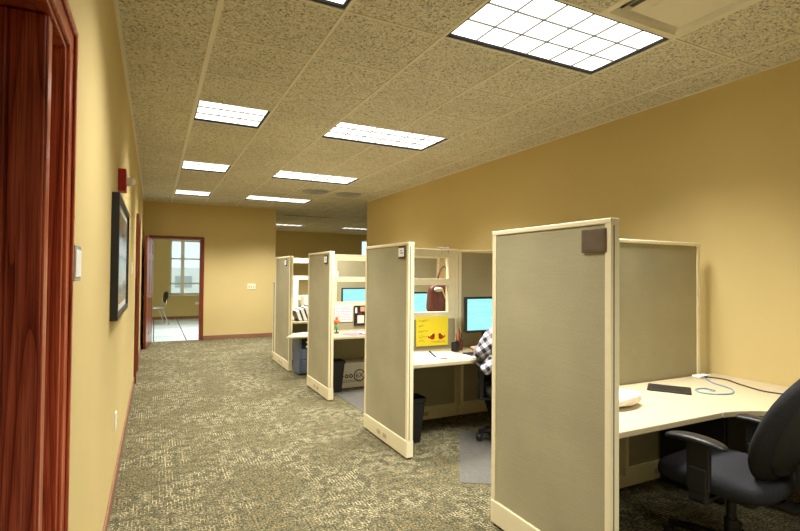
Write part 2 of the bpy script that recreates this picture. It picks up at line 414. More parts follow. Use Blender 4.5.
# windows
def window(name, x0, x1, z0, z1, y, mull, rails):
    w = sthing(name, ((x0+x1)/2, y, z0))
    def lx(x): return x-(x0+x1)/2
    mb = MB(); t = .05
    for a, b_ in ((x0, x0+t), (x1-t, x1)): mb.box(lx(a), lx(b_), .03, .09, 0, z1-z0)
    mb.box(lx(x0), lx(x1), .03, .09, 0, t).box(lx(x0), lx(x1), .03, .09, z1-z0-t, z1-z0)
    for m_ in mull: mb.box(lx(m_)-.05, lx(m_)+.05, .02, .10, 0, z1-z0)
    for rr in rails: mb.box(lx(x0), lx(x1), .03, .09, rr-z0-.022, rr-z0+.022)
    mb.build('window_frame', 'white', w, .004)
    box(lx(x0)+t, lx(x1)-t, .055, .061, t, z1-z0-t).build('glass_pane', 'glass', w)
    box(lx(x0)-.03, lx(x1)+.03, -.06, .03, -.03, 0).build('window_sill', 'white', w, .004)
    return w
w3 = window('window_1', WX0, WX1, WZ0, WZ1, YB, [.74, 1.5], [1.05, 1.78])
mb = MB()
for k in range(12): mb.box(-.72, .72, .0, .016, 1.06+.045*k, 1.062+.045*k, rot=None)
mb.box(-.73, .73, -.005, .025, 1.59, 1.62)
mb.build('blind', 'white', w3)
window('window_2', V0, V1, VZ0, VZ1, 16.4, [7.4], [1.7])

# door frames
def casing(parent, a, b_, h, x, side, wd=.08, mat='wood2', axis='y', th=.022, jd=.14, rev=.008):
    """casing on wall plane x (facing +side) around opening a..b"""
    def bx(m_, u0, u1, n0, n1, z0, z1):
        n0, n1 = sorted((n0, n1))
        if axis == 'y': m_.box(n0, n1, u0, u1, z0, z1)
        else: m_.box(u0, u1, n0, n1, z0, z1)
    s_ = side
    for u0, u1 in ((a-wd, a), (b_, b_+wd)):
        m_ = MB(); bx(m_, u0, u1, x, x+s_*th, 0, h+rev)
        e = (u0, u0+.018) if u0 < a else (u1-.018, u1)
        bx(m_, e[0], e[1], x+s_*th, x+s_*(th+.008), 0, h+wd)
        m_.build('casing', mat, parent, .004)
    m_ = MB(); bx(m_, a-wd, b_+wd, x, x+s_*th, h+rev, h+wd); bx(m_, a-wd, b_+wd, x+s_*th, x+s_*(th+.008), h+wd-.018, h+wd)
    m_.build('head_casing', mat, parent, .004)
    for u0, u1 in ((a-.001, a+.02), (b_-.02, b_+.001)):
        m_ = MB(); bx(m_, u0, u1, x-s_*jd, x+s_*.004, 0, h); m_.build('jamb', mat, parent, .002)
    m_ = MB(); bx(m_, a, b_, x-s_*jd, x+s_*.004, h-.008, h+.002); m_.build('head_jamb', mat, parent, .002)
def panel_leaf(name, w, h, mat, parent, loc, rz, panels=True):
    """six panel leaf, hinge at local x=0, faces +-y"""
    m_ = MB(); m_.box(0, w, -.014, .014, 0, h)
    st, ms = .11, .10
    rails_ = [0, .22, .86, 1.02, 1.62, 1.72, h-.12, h] if panels else None
    for x0, x1 in ((0, st), (w/2-ms/2, w/2+ms/2), (w-st, w)): m_.box(x0, x1, -.022, .022, 0, h)
    for z0, z1 in ((0, .22), (.86, 1.02), (1.60, 1.72), (h-.12, h)): m_.box(st, w-st, -.0215, .0215, z0, z1)
    for x0, x1 in ((st+.03, w/2-ms/2-.03), (w/2+ms/2+.03, w-st-.03)):
        for z0, z1 in ((.25, .83), (1.05, 1.57), (1.75, h-.15)): m_.box(x0, x1, -.019, .019, z0, z1)
    return m_.build(name, mat, parent, .004, loc=loc, rot=(0, 0, rz))
def lever(parent, x, z, sgn=1):
    m_ = MB()
    for s_ in (-1, 1):
        m_.lathe([(.03, 0), (.03, s_*.01), (.012, s_*.012), (.012, s_*.05)], (x, s_*.022, z), 14, 'y')
        m_.tube([(x, s_*.065, z), (x+.05*sgn, s_*.068, z), (x+.12*sgn, s_*.066, z)], .009, 8)
    return m_.build('door_handle', 'metal', parent, smooth=True)

d1 = sthing('door_1', (0, 0, 0))
casing(d1, D1a, D1b, D1h, XL, 1, .07, 'wood2', th=.012)
mb = MB(); mb.box(XL-.135, XL-.05, D1b-.034, D1b-.02, 0, D1h-.02); mb.build('door_stop', 'wood', d1, .004)
mb = MB(); mb.box(XL-.90, XL-.001, 1.30, 1.34, .01, 1.942)
for u0, u1 in ((XL-.070, XL-.006), (XL-.30, XL-.075)): mb.box(u0, u1, 1.295, 1.301, .01, 1.942)
mb.build('door_leaf', 'wood', d1, .003)
d2 = sthing('door_2', (0, 0, 0))
casing(d2, D2a, D2b, D2h, XL, 1, .08, 'wood3')
lf = panel_leaf('door_leaf', D2b-D2a-.045, D2h-.03, 'wood3', d2, (XL-.08, D2a+.022, .005), PI/2); 
d3 = sthing('door_3', (0, 0, 0))
casing(d3, D3a, D3b, D3h, YF, -1, .055, 'wood3', 'x')
lf = panel_leaf('door_leaf', .92, D3h-.03, 'wood3', d3, (D3a+.005, YF-.045, .008), -PI/2-.10)
lever(lf, .85, .93, -1)
# baseboards
for nm, a in (('baseboard_left', [(XL, XL+.012, D1b+.07, D2a-.08), (XL, XL+.012, D2b+.08, YF)]), ('baseboard_far', [(D3b+.055, 2.36, YF-.012, YF)]), ('baseboard_far_room', [(-1.1, 2.26, YB-.012, YB)]), ('baseboard_right', [(XR-.012, XR, -3.3, 8.85)])):
    mb = MB()
    for x0, x1, y0, y1 in a: mb.box(x0, x1, y0, y1, 0, .085)
    struct(mb.build(nm, 'base', bevel=.003))

# ------------------------------------------------------------------ ceiling fixtures
def make_light(nx):
    t = thing('ceiling_light', '', 'ceiling light', (0, 0, H_CEIL))
    w, d = T*nx-.022, T-.022
    m_ = MB(); o = .0
    m_.box(-w/2, w/2, -d/2, d/2, .06, .065)
    for x in (-w/2, w/2-.004): m_.box(x, x+.004, -d/2, d/2, .001, .06)
    for y in (-d/2, d/2-.004): m_.box(-w/2, w/2, y, y+.004, .001, .06)
    m_.build('housing', 'louver', t)
    m_ = MB(); g = .014
    m_.box(-w/2+.004, -w/2+g, -d/2+.004, d/2-.004, .002, .02).box(w/2-g, w/2-.004, -d/2+.004, d/2-.004, .002, .02)
    m_.box(-w/2+g, w/2-g, -d/2+.004, -d/2+g, .002, .02).box(-w/2+g, w/2-g, d/2-g, d/2-.004, .002, .02)
    m_.build('frame', 'dark', t)
    box(-w/2+g, w/2-g, -d/2+g, d/2-g, .018, .022).build('diffuser', 'diff', t)
    m_ = MB()
    W2, D2 = w/2-g, d/2-g
    for k in range(1, 3*nx): x = -W2+2*W2*k/(3*nx); m_.box(x-.0018, x+.0018, -D2, D2, .008, .018)
    for k in range(1, 3): y = -D2+2*D2*k/3; m_.box(-W2, W2, y-.0018, y+.0018, .008, .018)
    m_.build('louver', 'louver', t)
    return t
AREA_P = 15.0
row_names = {-9: 'well behind the camera', -5: 'just behind the camera', -1: 'nearest row', 3: 'second row from the camera', 7: 'third row from the camera', 11: 'fourth row, near the tan far wall', 15: 'deep row beyond the cubicles', 19: 'farthest row'}
protos = {1: make_light(1), 2: make_light(2)}; used = {1: False, 2: False}
for c_, w_, r_ in lights:
    loc = (GX+T*(c_+w_/2), GY+T*(r_+.5), H_CEIL)
    if not used[w_]: o = protos[w_]; o.location = loc; used[w_] = True
    else: o = dup(protos[w_], loc)
    size = 'square' if w_ == 1 else 'wide'
    where = {-9: 'behind the camera, farthest back', -5: 'just behind the camera', -1: 'nearest the camera, at the top edge', 3: 'in the second row', 7: 'in the third row along the corridor', 11: 'in the fourth row, just before the far wall', 15: 'beyond the end of the far wall', 16: 'added unseen to brighten the far room', 19: 'in the last row over the open office'}[r_]
    extra = {4: ', partly hidden', 8: ', at right'}.get(c_, '')
    o['label'] = '%s ceiling light %s%s' % (size, where, extra); o['group'] = 'recessed ceiling lights'
    if r_ <= 11 or r_ >= 15:
        la = bpy.data.lights.new('troffer_lamp', 'AREA'); la.shape = 'RECTANGLE'; la.size = T*w_-.07; la.size_y = T-.07
        la.energy = AREA_P*w_; la.color = (1, .985, .95); la.spread = math.radians(115)
        lo = bpy.data.objects.new('troffer_lamp', la); C.objects.link(lo); lo.location = (0, 0, -.004); lo.parent = o
    # upper side: closed housing keeps the outside light away
# square air diffuser
t = thing('air_vent', 'square stepped air diffuser beside the largest ceiling light', 'air vent', (GX+T*3.5, GY-T*1.5, H_CEIL))
m_ = MB(); m_.box(-.3, .3, -.3, .3, .05, .055); m_.build('backing', 'louver', t)
m_ = MB(); 
def ring(m_, a, b_, z0, z1):
    v = []
    for r_, z in ((a, z0), (b_, z1)): v.append([m_.bm.verts.new((sx*r_, sy*r_, z)) for sx, sy in ((-1, -1), (1, -1), (1, 1), (-1, 1))])
    for k in range(4): m_.bm.faces.new([v[0][k], v[0][(k+1) % 4], v[1][(k+1) % 4], v[1][k]])
ring(m_, .300, .272, -.004, -.004); m_.build('outer_rim', 'grid', t, solid=.002)
for r0, r1 in ((.272, .245), (.238, .212)):
    m_ = MB(); ring(m_, r0, r1, -.004, .024); m_.build('cone', 'grid', t, solid=.002)
m_ = MB(); m_.box(-.203, .203, -.203, .203, -.006, -.003); m_.box(-.13, .13, -.13, .13, -.009, -.006); m_.build('center_plate', 'grid', t, .002)
# linear vent slots and round grilles farther away
t = thing('slot_vent', 'long narrow slotted air vent past the far wall corner', 'air vent', (3.35, 11.78, H_CEIL))
m_ = MB(); m_.box(-.62, .62, -.06, .06, -.008, -.002); m_.build('frame', 'grid', t)
m_ = MB(); m_.box(-.60, .60, -.045, -.01, -.011, -.006).box(-.60, .60, .01, .045, -.011, -.006); m_.build('slot', 'louver', t)
for k, (x, y) in enumerate(((2.45, 8.17), (3.06, 8.19))):
    m_ = MB(); m_.lathe([(.225, -.002), (.225, -.008), (.2, -.014), (.0, -.016)], seg=32)
    for rr in (.05, .09, .13, .17): m_.lathe([(rr, -.017), (rr+.008, -.022), (rr+.016, -.017)], seg=32, cap=False)
    o = m_.build('round_grille', 'silver', None, loc=(x, y, H_CEIL), smooth=True)
    tag(o, ('left' if k == 0 else 'right')+' one of two round grey grilles in the ceiling beyond the long lights', 'grille', 'round ceiling grilles')
def sprinkler(x, y, label):
    t = thing('sprinkler_head', label, 'sprinkler', (x, y, H_CEIL), 0, 'ceiling sprinklers')
    m_ = MB(); m_.lathe([(.035, 0), (.035, -.004), (.014, -.01), (.012, -.03)], seg=16); m_.build('escutcheon', 'grid', t, smooth=True); t.scale = (.75, .75, .75)
    m_ = MB(); m_.tube([(-.014, 0, -.02), (-.016, 0, -.045), (0, 0, -.058)], .003, 6).tube([(.014, 0, -.02), (.016, 0, -.045), (0, 0, -.058)], .003, 6).lathe([(.022, -.06), (.022, -.063)], seg=14)
    m_.build('deflector', 'silver', t)
sprinkler(1.235, 2.16, 'sprinkler head at the top edge of the ceiling, left of the largest light')
sprinkler(1.23, 5.9, 'small sprinkler head in mid ceiling between the two light rows')
sprinkler(1.29, 10.2, 'tiny sprinkler head in front of the far tan wall')

# ------------------------------------------------------------------ left wall items
t = thing('name_sign', 'small grey framed room sign beside the wooden doorway', 'sign', (XL, 1.635, 1.355))
box(0, .02, -.05, .075, 0, .10).build('frame', 'silver', t, .002)
box(.02, .022, -.04, .065, .012, .088).build('sign_face', 'white', t)
t = thing('framed_picture', 'black framed picture with painted window reflection on the yellow left wall', 'picture', (XL+.001, 3.06, 1.115))
PW, PH = 1.15, .70
m_ = MB(); f_ = .032
m_.box(0, .038, 0, f_, 0, PH).box(0, .038, PW-f_, PW, 0, PH).box(0, .038, f_, PW-f_, 0, f_).box(0, .038, f_, PW-f_, PH-f_, PH)
m_.build('frame', 'black', t, .002)
box(.004, .022, f_, PW-f_, f_, PH-f_).build('mat_board', 'paper', t)
box(.0225, .024, f_+.05, PW-f_-.05, f_+.04, PH-f_-.04).build('print', 'print', t)  # window reflection is painted into the colours of this sheet
box(.027, .029, f_, PW-f_, f_, PH-f_).build('glass', 'pglass', t)
t = thing('fire_alarm', 'red fire alarm strobe on the left wall above the picture', 'fire alarm', (XL, 3.58, 1.955))
box(0, .045, -.06, .06, -.065, .075).build('body', 'red', t, .004)
m_ = MB(); m_.box(.045, .075, -.035, .035, -.02, .025); m_.lathe([(.028, 0), (.02, .015), (0, .02)], (.075, 0, .003), 14, 'x')
m_.build('strobe_lens', 'white', t, .004)
for k_, ch_ in enumerate('FIRE'): text_mesh('letter', ch_, .03, 'white', t, (.0456, -.045, .045-.032*k_), (PI/2, 0, PI/2))
t = thing('light_switch', 'small white switch plate on the left wall before the second doorway', 'light switch', (XL, 5.75, 1.42))
box(0, .008, -.04, .04, -.06, .06).build('plate', 'white', t, .002); box(.008, .014, -.012, .012, -.02, .02).build('rocker', 'white', t)
t = thing('wall_outlet', 'white outlet low on the yellow left wall', 'outlet', (XL, 3.67, .42))
box(0, .007, -.035, .035, -.057, .057).build('plate', 'white', t, .002); box(.007, .009, -.016, .016, -.04, -.01).build('socket', 'white', t, .002); box(.007, .009, -.016, .016, .01, .04).build('socket', 'white', t, .002)
t = thing('switch_plate', 'cream triple light switch plate on the tan far wall', 'light switch', (1.86, YF, 1.09))
box(-.085, .085, -.008, 0, -.06, .06).build('plate', 'trimc', t, .002)
for k in (-.05, 0, .05): box(k-.01, k+.01, -.014, -.008, -.02, .02).build('toggle', 'silver', t, .002)
t = thing('wall_outlet', 'white outlet below the window of the far room', 'outlet', (1.16, YB, .46))
box(-.06, .06, -.008, 0, -.04, .04).build('plate', 'white', t, .002); box(-.03, .03, -.011, -.008, -.015, .015).build('socket', 'white', t, .002)

# far room chair
t = thing('side_chair', 'black backed stacking chair in the bright far room', 'chair', (.02, 14.35, 0), -PI/2+.25)
m_ = MB()
m_.ell((0, 0, .45), .23, .22, .025, .6); m_.build('seat', 'silver', t, smooth=True)
m_ = MB(); m_.ell((0, 0, 0), .21, .02, .15, .7, f=lambda p: Vector((p.x, p.y+.25*p.x*p.x*-4*.25-.08*p.z*-1, p.z))); m_.build('backrest', 'black', t, smooth=True, loc=(0, .27, .72))
for s_ in (-1, 1):
    m_ = MB(); m_.tube([(s_*.21, -.26, 0), (s_*.2, -.18, .44), (s_*.2, -.1, .45)], .012, 8); m_.build('leg', 'metal', t, smooth=True)
    m_ = MB(); m_.tube([(s_*.21, .30, 0), (s_*.2, .12, .44), (s_*.2, .2, .5), (s_*.17, .27, .75)], .012, 8); m_.build('leg', 'metal', t, smooth=True)

# ------------------------------------------------------------------ cubicle partitions
PH_ = 1.625; TH = .05
def partition(name, label, w, h=PH_, windows=False, group='cubicle partitions', plates=True, cover_h=.135):
    """local: x along width 0..w, thickness y 0..TH"""
    t = thing(name, label, 'partition', (0, 0, 0), 0, group)
    fr = .022
    for x0, x1 in ((0, fr*1.5), (w-fr*1.5, w)):
        po = box(x0, x1, 0, TH, cover_h, h).build('side_post', 'trimc', t, .003)
        xe = -.0012 if x0 == 0 else w-.0002
        box(xe, xe+.0014, TH*.62, TH*.72, cover_h+.01, h-.03).build('post_groove', 'ink', po)
    box(-.0005, w+.0005, -.002, TH+.002, h-fr, h+.001).build('top_rail', 'trimc', t, .004)
    box(0, w, -.004, TH+.004, .012, cover_h).build('base_cover', 'trimc', t, .004)
    for x0 in (w*.42, w*.56): box(x0, x0+.07, -.006, -.0045, .05, .085).build('outlet_cover', 'desk', t, .0005)
    for x0 in (w*.42, w*.56): box(x0, x0+.07, TH+.0045, TH+.006, .05, .085).build('outlet_cover', 'desk', t, .0005)
    if not windows:
        box(fr*1.5, w-fr*1.5, .006, TH-.006, cover_h, h-fr).build('fabric_panel', 'fabric', t, .003)
    else:
        box(fr*1.5, w-fr*1.5, .006, TH-.006, cover_h, .955).build('fabric_panel', 'fabric', t, .003)
        m_ = MB(); a, b_ = .02, w-.10
        m_.box(fr*1.5, w-fr*1.5, -.001, TH+.001, .955, 1.025).box(fr*1.5, w-fr*1.5, -.001, TH+.001, 1.28, 1.342).box(fr*1.5, w-fr*1.5, -.001, TH+.001, 1.545, h-fr)
        m_.box(w-.115, w-fr*1.5, -.001, TH+.001, 1.025, 1.28).box(w-.115, w-fr*1.5, -.001, TH+.001, 1.342, 1.545)
        m_.box(fr*1.5, .09, -.001, TH+.001, 1.025, 1.28).box(fr*1.5, .09, -.001, TH+.001, 1.342, 1.545)
        m_.build('window_rails', 'trimc', t, .003)
    return t
def place(t, loc, rz): t.location = loc; t.rotation_euler = (0, 0, rz); return t
# hallway panels: face plane x=1.70, back x=1.75
hall = [(1.435, 2.24, 'nearest tan fabric partition with a brown blank plate at its top corner'),
        (3.26, 4.10, 'second tan corridor partition from the camera, with black clipped white card'),
        (5.10, 5.94, 'third corridor partition, beside the cubicle with the white logo box'),
        (6.87, 7.79, 'farthest full height corridor partition, pale fabric, beside the blue-grey pedestal')]
for k, (a, b_, lab) in enumerate(hall):
    t = partition('partition_panel', lab, b_-a); place(t, (1.75, a, 0), PI/2)
t = partition('low_partition', 'low pale partition section just past the farthest corridor panel', .16, 1.255); place(t, (1.75, 7.795, 0), PI/2)
div = [2.215, 4.05, 5.88, 7.74]
dn = ['behind the near cubicle desk', 'behind the yellow bird poster cubicle', 'behind the cubicle with pinned papers', 'behind the farthest cubicle']
for k, y in enumerate(div):
    t = partition('divider_panel', 'windowed partition '+dn[k], .91, windows=True); place(t, (1.755, y, 0), 0)
    t = partition('divider_panel', 'plain fabric partition '+dn[k]+', wall side', .875); place(t, (2.67, y, 0), 0)
# partitions of the near cubicle on the camera's side
t = partition('divider_panel', 'fabric partition closing the near side of the near cubicle', .91); place(t, (1.755, .385, 0), 0)
t = partition('divider_panel', 'fabric partition closing the near side of the near cubicle, wall side', .875); place(t, (2.67, .385, 0), 0)
# name plates
t = thing('name_plate', 'blank brown plastic name plate on the nearest partition', 'name plate', (1.70, 1.458, 1.483))
box(-.006, -.001, 0, .132, 0, .102).build('holder', 'brownplate', t, .002); box(-.0075, -.006, .008, .124, .010, .092).build('insert', 'brownplate', t, .001)
def plate(y, z, lab, w=.10, h=.095):
    t = thing('name_plate', lab, 'name plate', (1.70, y, z), 0, 'white cubicle name cards')
    box(-.006, -.001, 0, w, 0, h).build('holder', 'black', t, .001); box(-.0072, -.006, .004, w-.001, .014, h-.014).build('card', 'paper', t)
    m_ = MB()
    for j, (u0, u1) in enumerate(((.03, .06), (.03, .085))): m_.box(-.008, -.0072, w-u1, w-u0, h*.60-j*.018, h*.60-j*.018+.006)
    m_.build('printed_line', 'ink', t)
plate(3.318, 1.503, 'white name card in black holder on the second corridor partition')
plate(5.19, 1.49, 'white name card on the third corridor partition')
plate(7.05, 1.49, 'white name card on the farthest corridor partition')

# ------------------------------------------------------------------ worktops
WZ = .675
def worktops(yd, lab, corner=True):
    """yd front face of the divider"""
    t = thing('desk', 'straight beige desk top '+lab, 'desk', (1.765, yd, 0), 0, 'straight cubicle desks')
    box(0, .90, -.665, -.004, WZ-.03, WZ).build('desk_top', 'desk', t, .005)
    m_ = MB(); m_.box(.02, .06, -.58, -.06, .0, WZ-.03) if False else m_.box(.01, .04, -.10, -.01, 0.14, WZ-.03); m_.build('bracket', 'trimc', t)
    m_ = MB(); m_.box(.87, .90, -.10, -.01, .14, WZ-.03).box(.87, .90, -.55, -.10, WZ-.07, WZ-.03); m_.build('bracket', 'trimc', t)
    t = thing('corner_desk', 'curved corner beige desk top '+lab, 'desk', (2.67, yd, 0), 0, 'corner cubicle desks')
    pts = [(0, -.004), (1.015, -.004), (1.015, -1.38), (.42, -1.38)]
    # concave curve
    P0, P1, P2 = Vector((.42, -1.05)), Vector((.38, -.72)), Vector((.0, -.665))
    pts.append(P0[:])
    for k in range(1, 13):
        u = k/12; q = P0*(1-u)**2+P1*2*u*(1-u)+P2*u*u; pts.append((q.x, q.y))
    pts = [(a+.003, b_) for a, b_ in pts]
    m_ = MB(); m_.prism(pts, WZ-.03, WZ); m_.build('desk_top', 'desk', t, .004)
    box(.97, 1.0, -1.36, -.9, .0, WZ-.03).build('support_panel', 'trimc', t, .003)
    return t
worktops(div[0], 'in the near cubicle with cables'); worktops(div[1], "at the person's workstation"); worktops(div[2], 'below the pinned papers'); worktops(div[3], 'in the farthest cubicle')

# ------------------------------------------------------------------ office chair
def make_chair(label, loc, rz):
    """faces +y"""
    t = thing('office_chair', label, 'office chair', loc, rz, 'black office chairs')
    m_ = MB(); m_.ell((0, .02, .435), .26, .26, .055, .55, 36, 14, f=lambda p: Vector((p.x, p.y, p.z-(max(0, p.y-.12)**2)*1.2))); m_.build('seat', 'blackfab', t, smooth=True)
    box(-.13, .13, -.15, .15, .345, .385).build('seat_mechanism', 'black', t, .01)
    def bf(p):
        z = p.z; w = 1-.34*max(0, z/.30)**2-.20*max(0, -z/.30)**2
        x = p.x*w; return Vector((x, p.y+.9*x*x-.42*z-.05, z))
    m_ = MB(); m_.ell((0, -.235, .755), .25, .055, .295, .75, 40, 26, bf); bk = m_.build('backrest', 'blackfab', t, smooth=True)
    def bs(p):
        q = bf(Vector((p.x, p.y, p.z))); return q
    m_ = MB(); m_.ell((0, -.275, .750), .205, .035, .245, .7, 36, 22, bs); m_.build('back_shell', 'shell', t, smooth=True)
    m_ = MB(); m_.tube([(0, -.10, .36), (0, -.26, .365), (0, -.33, .42), (0, -.315, .58)], [.03, .03, .028, .025], 10); m_.box(-.035, .035, -.335, -.27, .48, .60); m_.build('back_bracket', 'black', t, .004, smooth=False)
    for s_ in (-1, 1):
        m_ = MB(); m_.ell((s_*.29, .02, .645), .042, .135, .017, .7, 28, 10, f=lambda p: Vector((p.x, p.y, p.z-.8*p.y*p.y))); a = m_.build('arm_pad', 'black', t, smooth=True)
        m_ = MB(); m_.box(s_*.29-.014, s_*.29+.014, -.045, .055, .42, .64); m_.box(s_*.29-.020, s_*.29+.020, -.035, .045, .40, .52)
        m_.box(min(s_*.13, s_*.31), max(s_*.13, s_*.31), -.03, .04, .365, .385); m_.box(s_*.295-.015, s_*.295+.015, -.035, .045, .365, .42); m_.build('arm_post', 'black', t, .006)
    m_ = MB(); m_.lathe([(.03, .10), (.03, .22), (.022, .22), (.022, .36)], seg=20); m_.build('gas_column', 'black', t, smooth=False)
    m_ = MB(); m_.lathe([(.05, .07), (.055, .09), (.045, .125), (.03, .13)], seg=20); m_.build('hub', 'black', t, smooth=True)
    m_ = MB(); m_.tube([(.13, .05, .37), (.22, .07, .365)], .007, 8).ell((.24, .075, .365), .03, .016, .009); m_.build('height_lever', 'black', t, smooth=True)
    for k in range(5):
        a = 2*PI*k/5+.3; c_, s_ = math.cos(a), math.sin(a)
        m_ = MB(); m_.tube([(.03*c_, .03*s_, .105), (.17*c_, .17*s_, .098), (.30*c_, .30*s_, .078)], [.027, .022, .016], 10); l = m_.build('base_leg', 'black', t, smooth=True)
        px, py = .295*c_, .295*s_
        m_ = MB()
        for e in (-1, 1):
            ox, oy = -s_*.016*e, c_*.016*e
            R_ = Matrix.Rotation(a+PI/2, 4, 'Z')
            b0 = len(m_.bm.verts); m_.lathe([(.0, -.009), (.024, -.009), (.028, 0), (.024, .009), (0, .009)], (0, 0, 0), 18, 'x', cap=False)
            m_.bm.verts.ensure_lookup_table()
            for v in m_.bm.verts[b0:]: v.co = R_ @ v.co + Vector((px+ox, py+oy, .029))
        m_.tube([(px, py, .03), (px, py, .085)], .008, 8); m_.build('caster', 'black', l, smooth=True)
    return t
chair = make_chair('black upholstered office chair in the near cubicle at right edge', (2.51, 1.42, 0), .10)

# ------------------------------------------------------------------ near cubicle items
t = thing('tablet', 'thin flat black tablet lying on the near corner desk', 'tablet', (2.885, 2.0, WZ+.001), math.radians(-56.5))
box(-.12, .12, -.095, .095, 0, .010).build('body', 'shell', t, .004); box(-.112, .112, -.087, .087, .010, .0106).build('screen', 'black', t)
def spline(pts, n=8):
    out = []; P = [Vector(p) for p in pts]
    for i in range(len(P)-1):
        a, b_, c_, d = P[max(i-1, 0)], P[i], P[i+1], P[min(i+2, len(P)-1)]
        for k in range(n):
            u = k/n; out.append(.5*((2*b_)+(c_-a)*u+(2*a-5*b_+4*c_-d)*u*u+(3*b_-a-3*c_+d)*u**3))
    out.append(P[-1]); return out
zc = WZ+.005
bl = [(3.469, 2.156), (3.336, 2.007), (3.287, 1.901), (3.247, 1.83), (3.136, 1.767), (3.026, 1.791), (2.981, 1.865), (3.036, 1.925), (3.116, 1.918), (3.079, 1.834)]
m_ = MB(); m_.tube(spline([(x, y, zc+(.008 if i == 9 else 0)) for i, (x, y) in enumerate(bl)]), .0045, 8)
tag(m_.build('network_cable', 'bluecable', smooth=True), 'looped blue-grey cable on the near corner desk', 'cable')
m_ = MB(); m_.tube(spline([(x, y, zc) for x, y in [(3.484, 2.131), (3.516, 2.027), (3.446, 1.892), (3.381, 1.74), (3.391, 1.651), (3.434, 1.552), (3.46, 1.4), (3.5, 1.2)]]), .004, 8)
tag(m_.build('power_cable', 'blackcable', smooth=True), 'thin black cable running along the right wall desk edge', 'cable')
t = thing('cable_jack', 'small white surface jack box at the back of the near desk', 'jack', (3.45, 2.15, WZ+.001))
box(-.06, .06, -.03, .03, 0, .018).build('box', 'white', t, .004); box(-.02, .02, -.034, -.03, .003, .014).build('port', 'dark', t)
# towel roll
m_ = MB()
def tw(p):
    a = math.atan2(p.z, p.y); r_ = 1+.05*math.sin(5*a+p.x*20)+.04*math.sin(p.x*60)
    return Vector((p.x, p.y*r_, p.z*r_))
m_.ell((0, 0, .042), .15, .075, .040, .85, 40, 24, tw)
tag(m_.build('cloth_bundle', 'cloth', smooth=True, loc=(2.27, 1.86, WZ+.003), rot=(0, 0, .1)), 'folded white cloth bundle on the near desk beside the nearest partition', 'cloth')

# pedestals / under-desk in near cubicle
t = thing('file_pedestal', 'dark drawer pedestal under the near corner desk', 'cabinet', (3.28, 2.0, 0))
box(-.2, .2, -.22, .2, .02, .60).build('body', 'shell', t, .004)
for z in (.05, .33): o = box(-.19, .19, -.238, -.221, z, z+.25).build('drawer', 'shell', t, .004); box(-.06, .06, -.248, -.238, z+.2, z+.215).build('handle', 'black', o)

# ------------------------------------------------------------------ person's cubicle (second)
YD2 = div[1]
t = thing('poster', 'yellow handwritten poster with two red birds on the partition', 'poster', (2.37, YD2-.002, .84))
box(-.175, .175, -.004, -.001, -.135, .14).build('sheet', 'yellow', t)
m_ = MB(); y_ = -.006
for s_, cx in ((1, .0), (-1, .095)):
    m_ = MB(); c0 = Vector((cx+.0, y_, -.055))
    def bb(c, rx, rz, rot=0):
        pts = []
        for k in range(18):
            a = 2*PI*k/18; x, z = rx*math.cos(a), rz*math.sin(a)
            pts.append((c[0]+x*math.cos(rot)-z*math.sin(rot), c[1]+x*math.sin(rot)+z*math.cos(rot)))
        m_.prism(pts, -.0055, -.0042, 'y')
    bb((cx, -.055), .027, .022); bb((cx+s_*.012, -.034), .016, .016)
    m_.prism([(cx-s_*.02, -.055), (cx-s_*.05, -.036), (cx-s_*.045, -.058), (cx-s_*.02, -.068)], -.0055, -.0042, 'y')
    m_.build('bird_drawing', 'bird', t)
m_ = MB()
random.seed(3)
for row, (z, x0, x1) in enumerate(((.105, -.15, -.05), (.055, -.15, -.09), (.005, -.15, -.04), (-.045, -.15, -.06), (-.09, -.15, -.08), (-.10, -.02, .15))):
    x = x0; pts = []
    while x < x1: pts.append((x, -.0052, z+random.uniform(-.012, .012))); x += .008
    m_.tube(pts, .0014, 5)
m_.build('handwriting', 'ink', t)
# monitor
def monitor(label, loc, rz, mat, w=.50, h=.32):
    t = thing('monitor', label, 'monitor', loc, rz, 'computer monitors')
    box(-w/2, w/2, -.02, .02, .17, .17+h+.03).build('bezel', 'black', t, .006)
    box(-w/2+.018, w/2-.018, -.0215, -.019, .19, .19+h-.01).build('screen', mat, t)
    m_ = MB(); m_.box(-.03, .03, .015, .04, .02, .30); m_.build('neck', 'black', t, .004)
    m_ = MB(); m_.ell((0, .02, .008), .13, .09, .010, .7); m_.build('stand', 'black', t, smooth=True)
    box(-.2, .2, .02, .045, .2, .42).build('back_cover', 'shell', t, .01)
    return t
monitor('black monitor with pale cyan screen in front of the person', (2.82, 3.80, WZ+.002), .0, 'screen', .50, .30)
monitor('monitor with cyan screen seen through the upper partition window', (2.37, 4.42, .86), 0, 'screenb', .40, .17) if False else None
# pencil cup
t = thing('pencil_cup', 'black pencil cup on the desk beside the yellow poster', 'cup', (2.49, 3.83, WZ+.001))
m_ = MB(); m_.lathe([(.036, 0), (.038, .08), (.034, .08), (.032, .006), (0, .006)], seg=20); m_.build('cup', 'black', t, smooth=False)
t = thing('pen_holder', 'dark holder full of red pens and scissors beside monitor', 'cup', (2.565, 3.88, WZ+.001))
m_ = MB(); m_.lathe([(.035, 0), (.035, .09), (.031, .09), (.031, .006), (0, .006)], seg=20); m_.build('cup', 'brownleather', t)
for k, (dx, dy, lab, c_) in enumerate(((-.015, .01, 'pen', 'bright_red'), (.012, -.008, 'pen', 'black'), (.016, .012, 'pen', 'bright_red'), (-.012, -.014, 'pen', 'orange'), (.0, .0, 'pen', 'black'))):
    m_ = MB(); m_.tube([(dx*.5, dy*.5, .01), (dx*1.6, dy*1.6, .15+.012*k)], .0042, 6); o = m_.build('pen', c_, None, loc=(2.565, 3.88, WZ+.001))
    tag(o, 'pen or scissor handle sticking out of the dark holder beside the monitor', 'pen', 'pens in the holder')
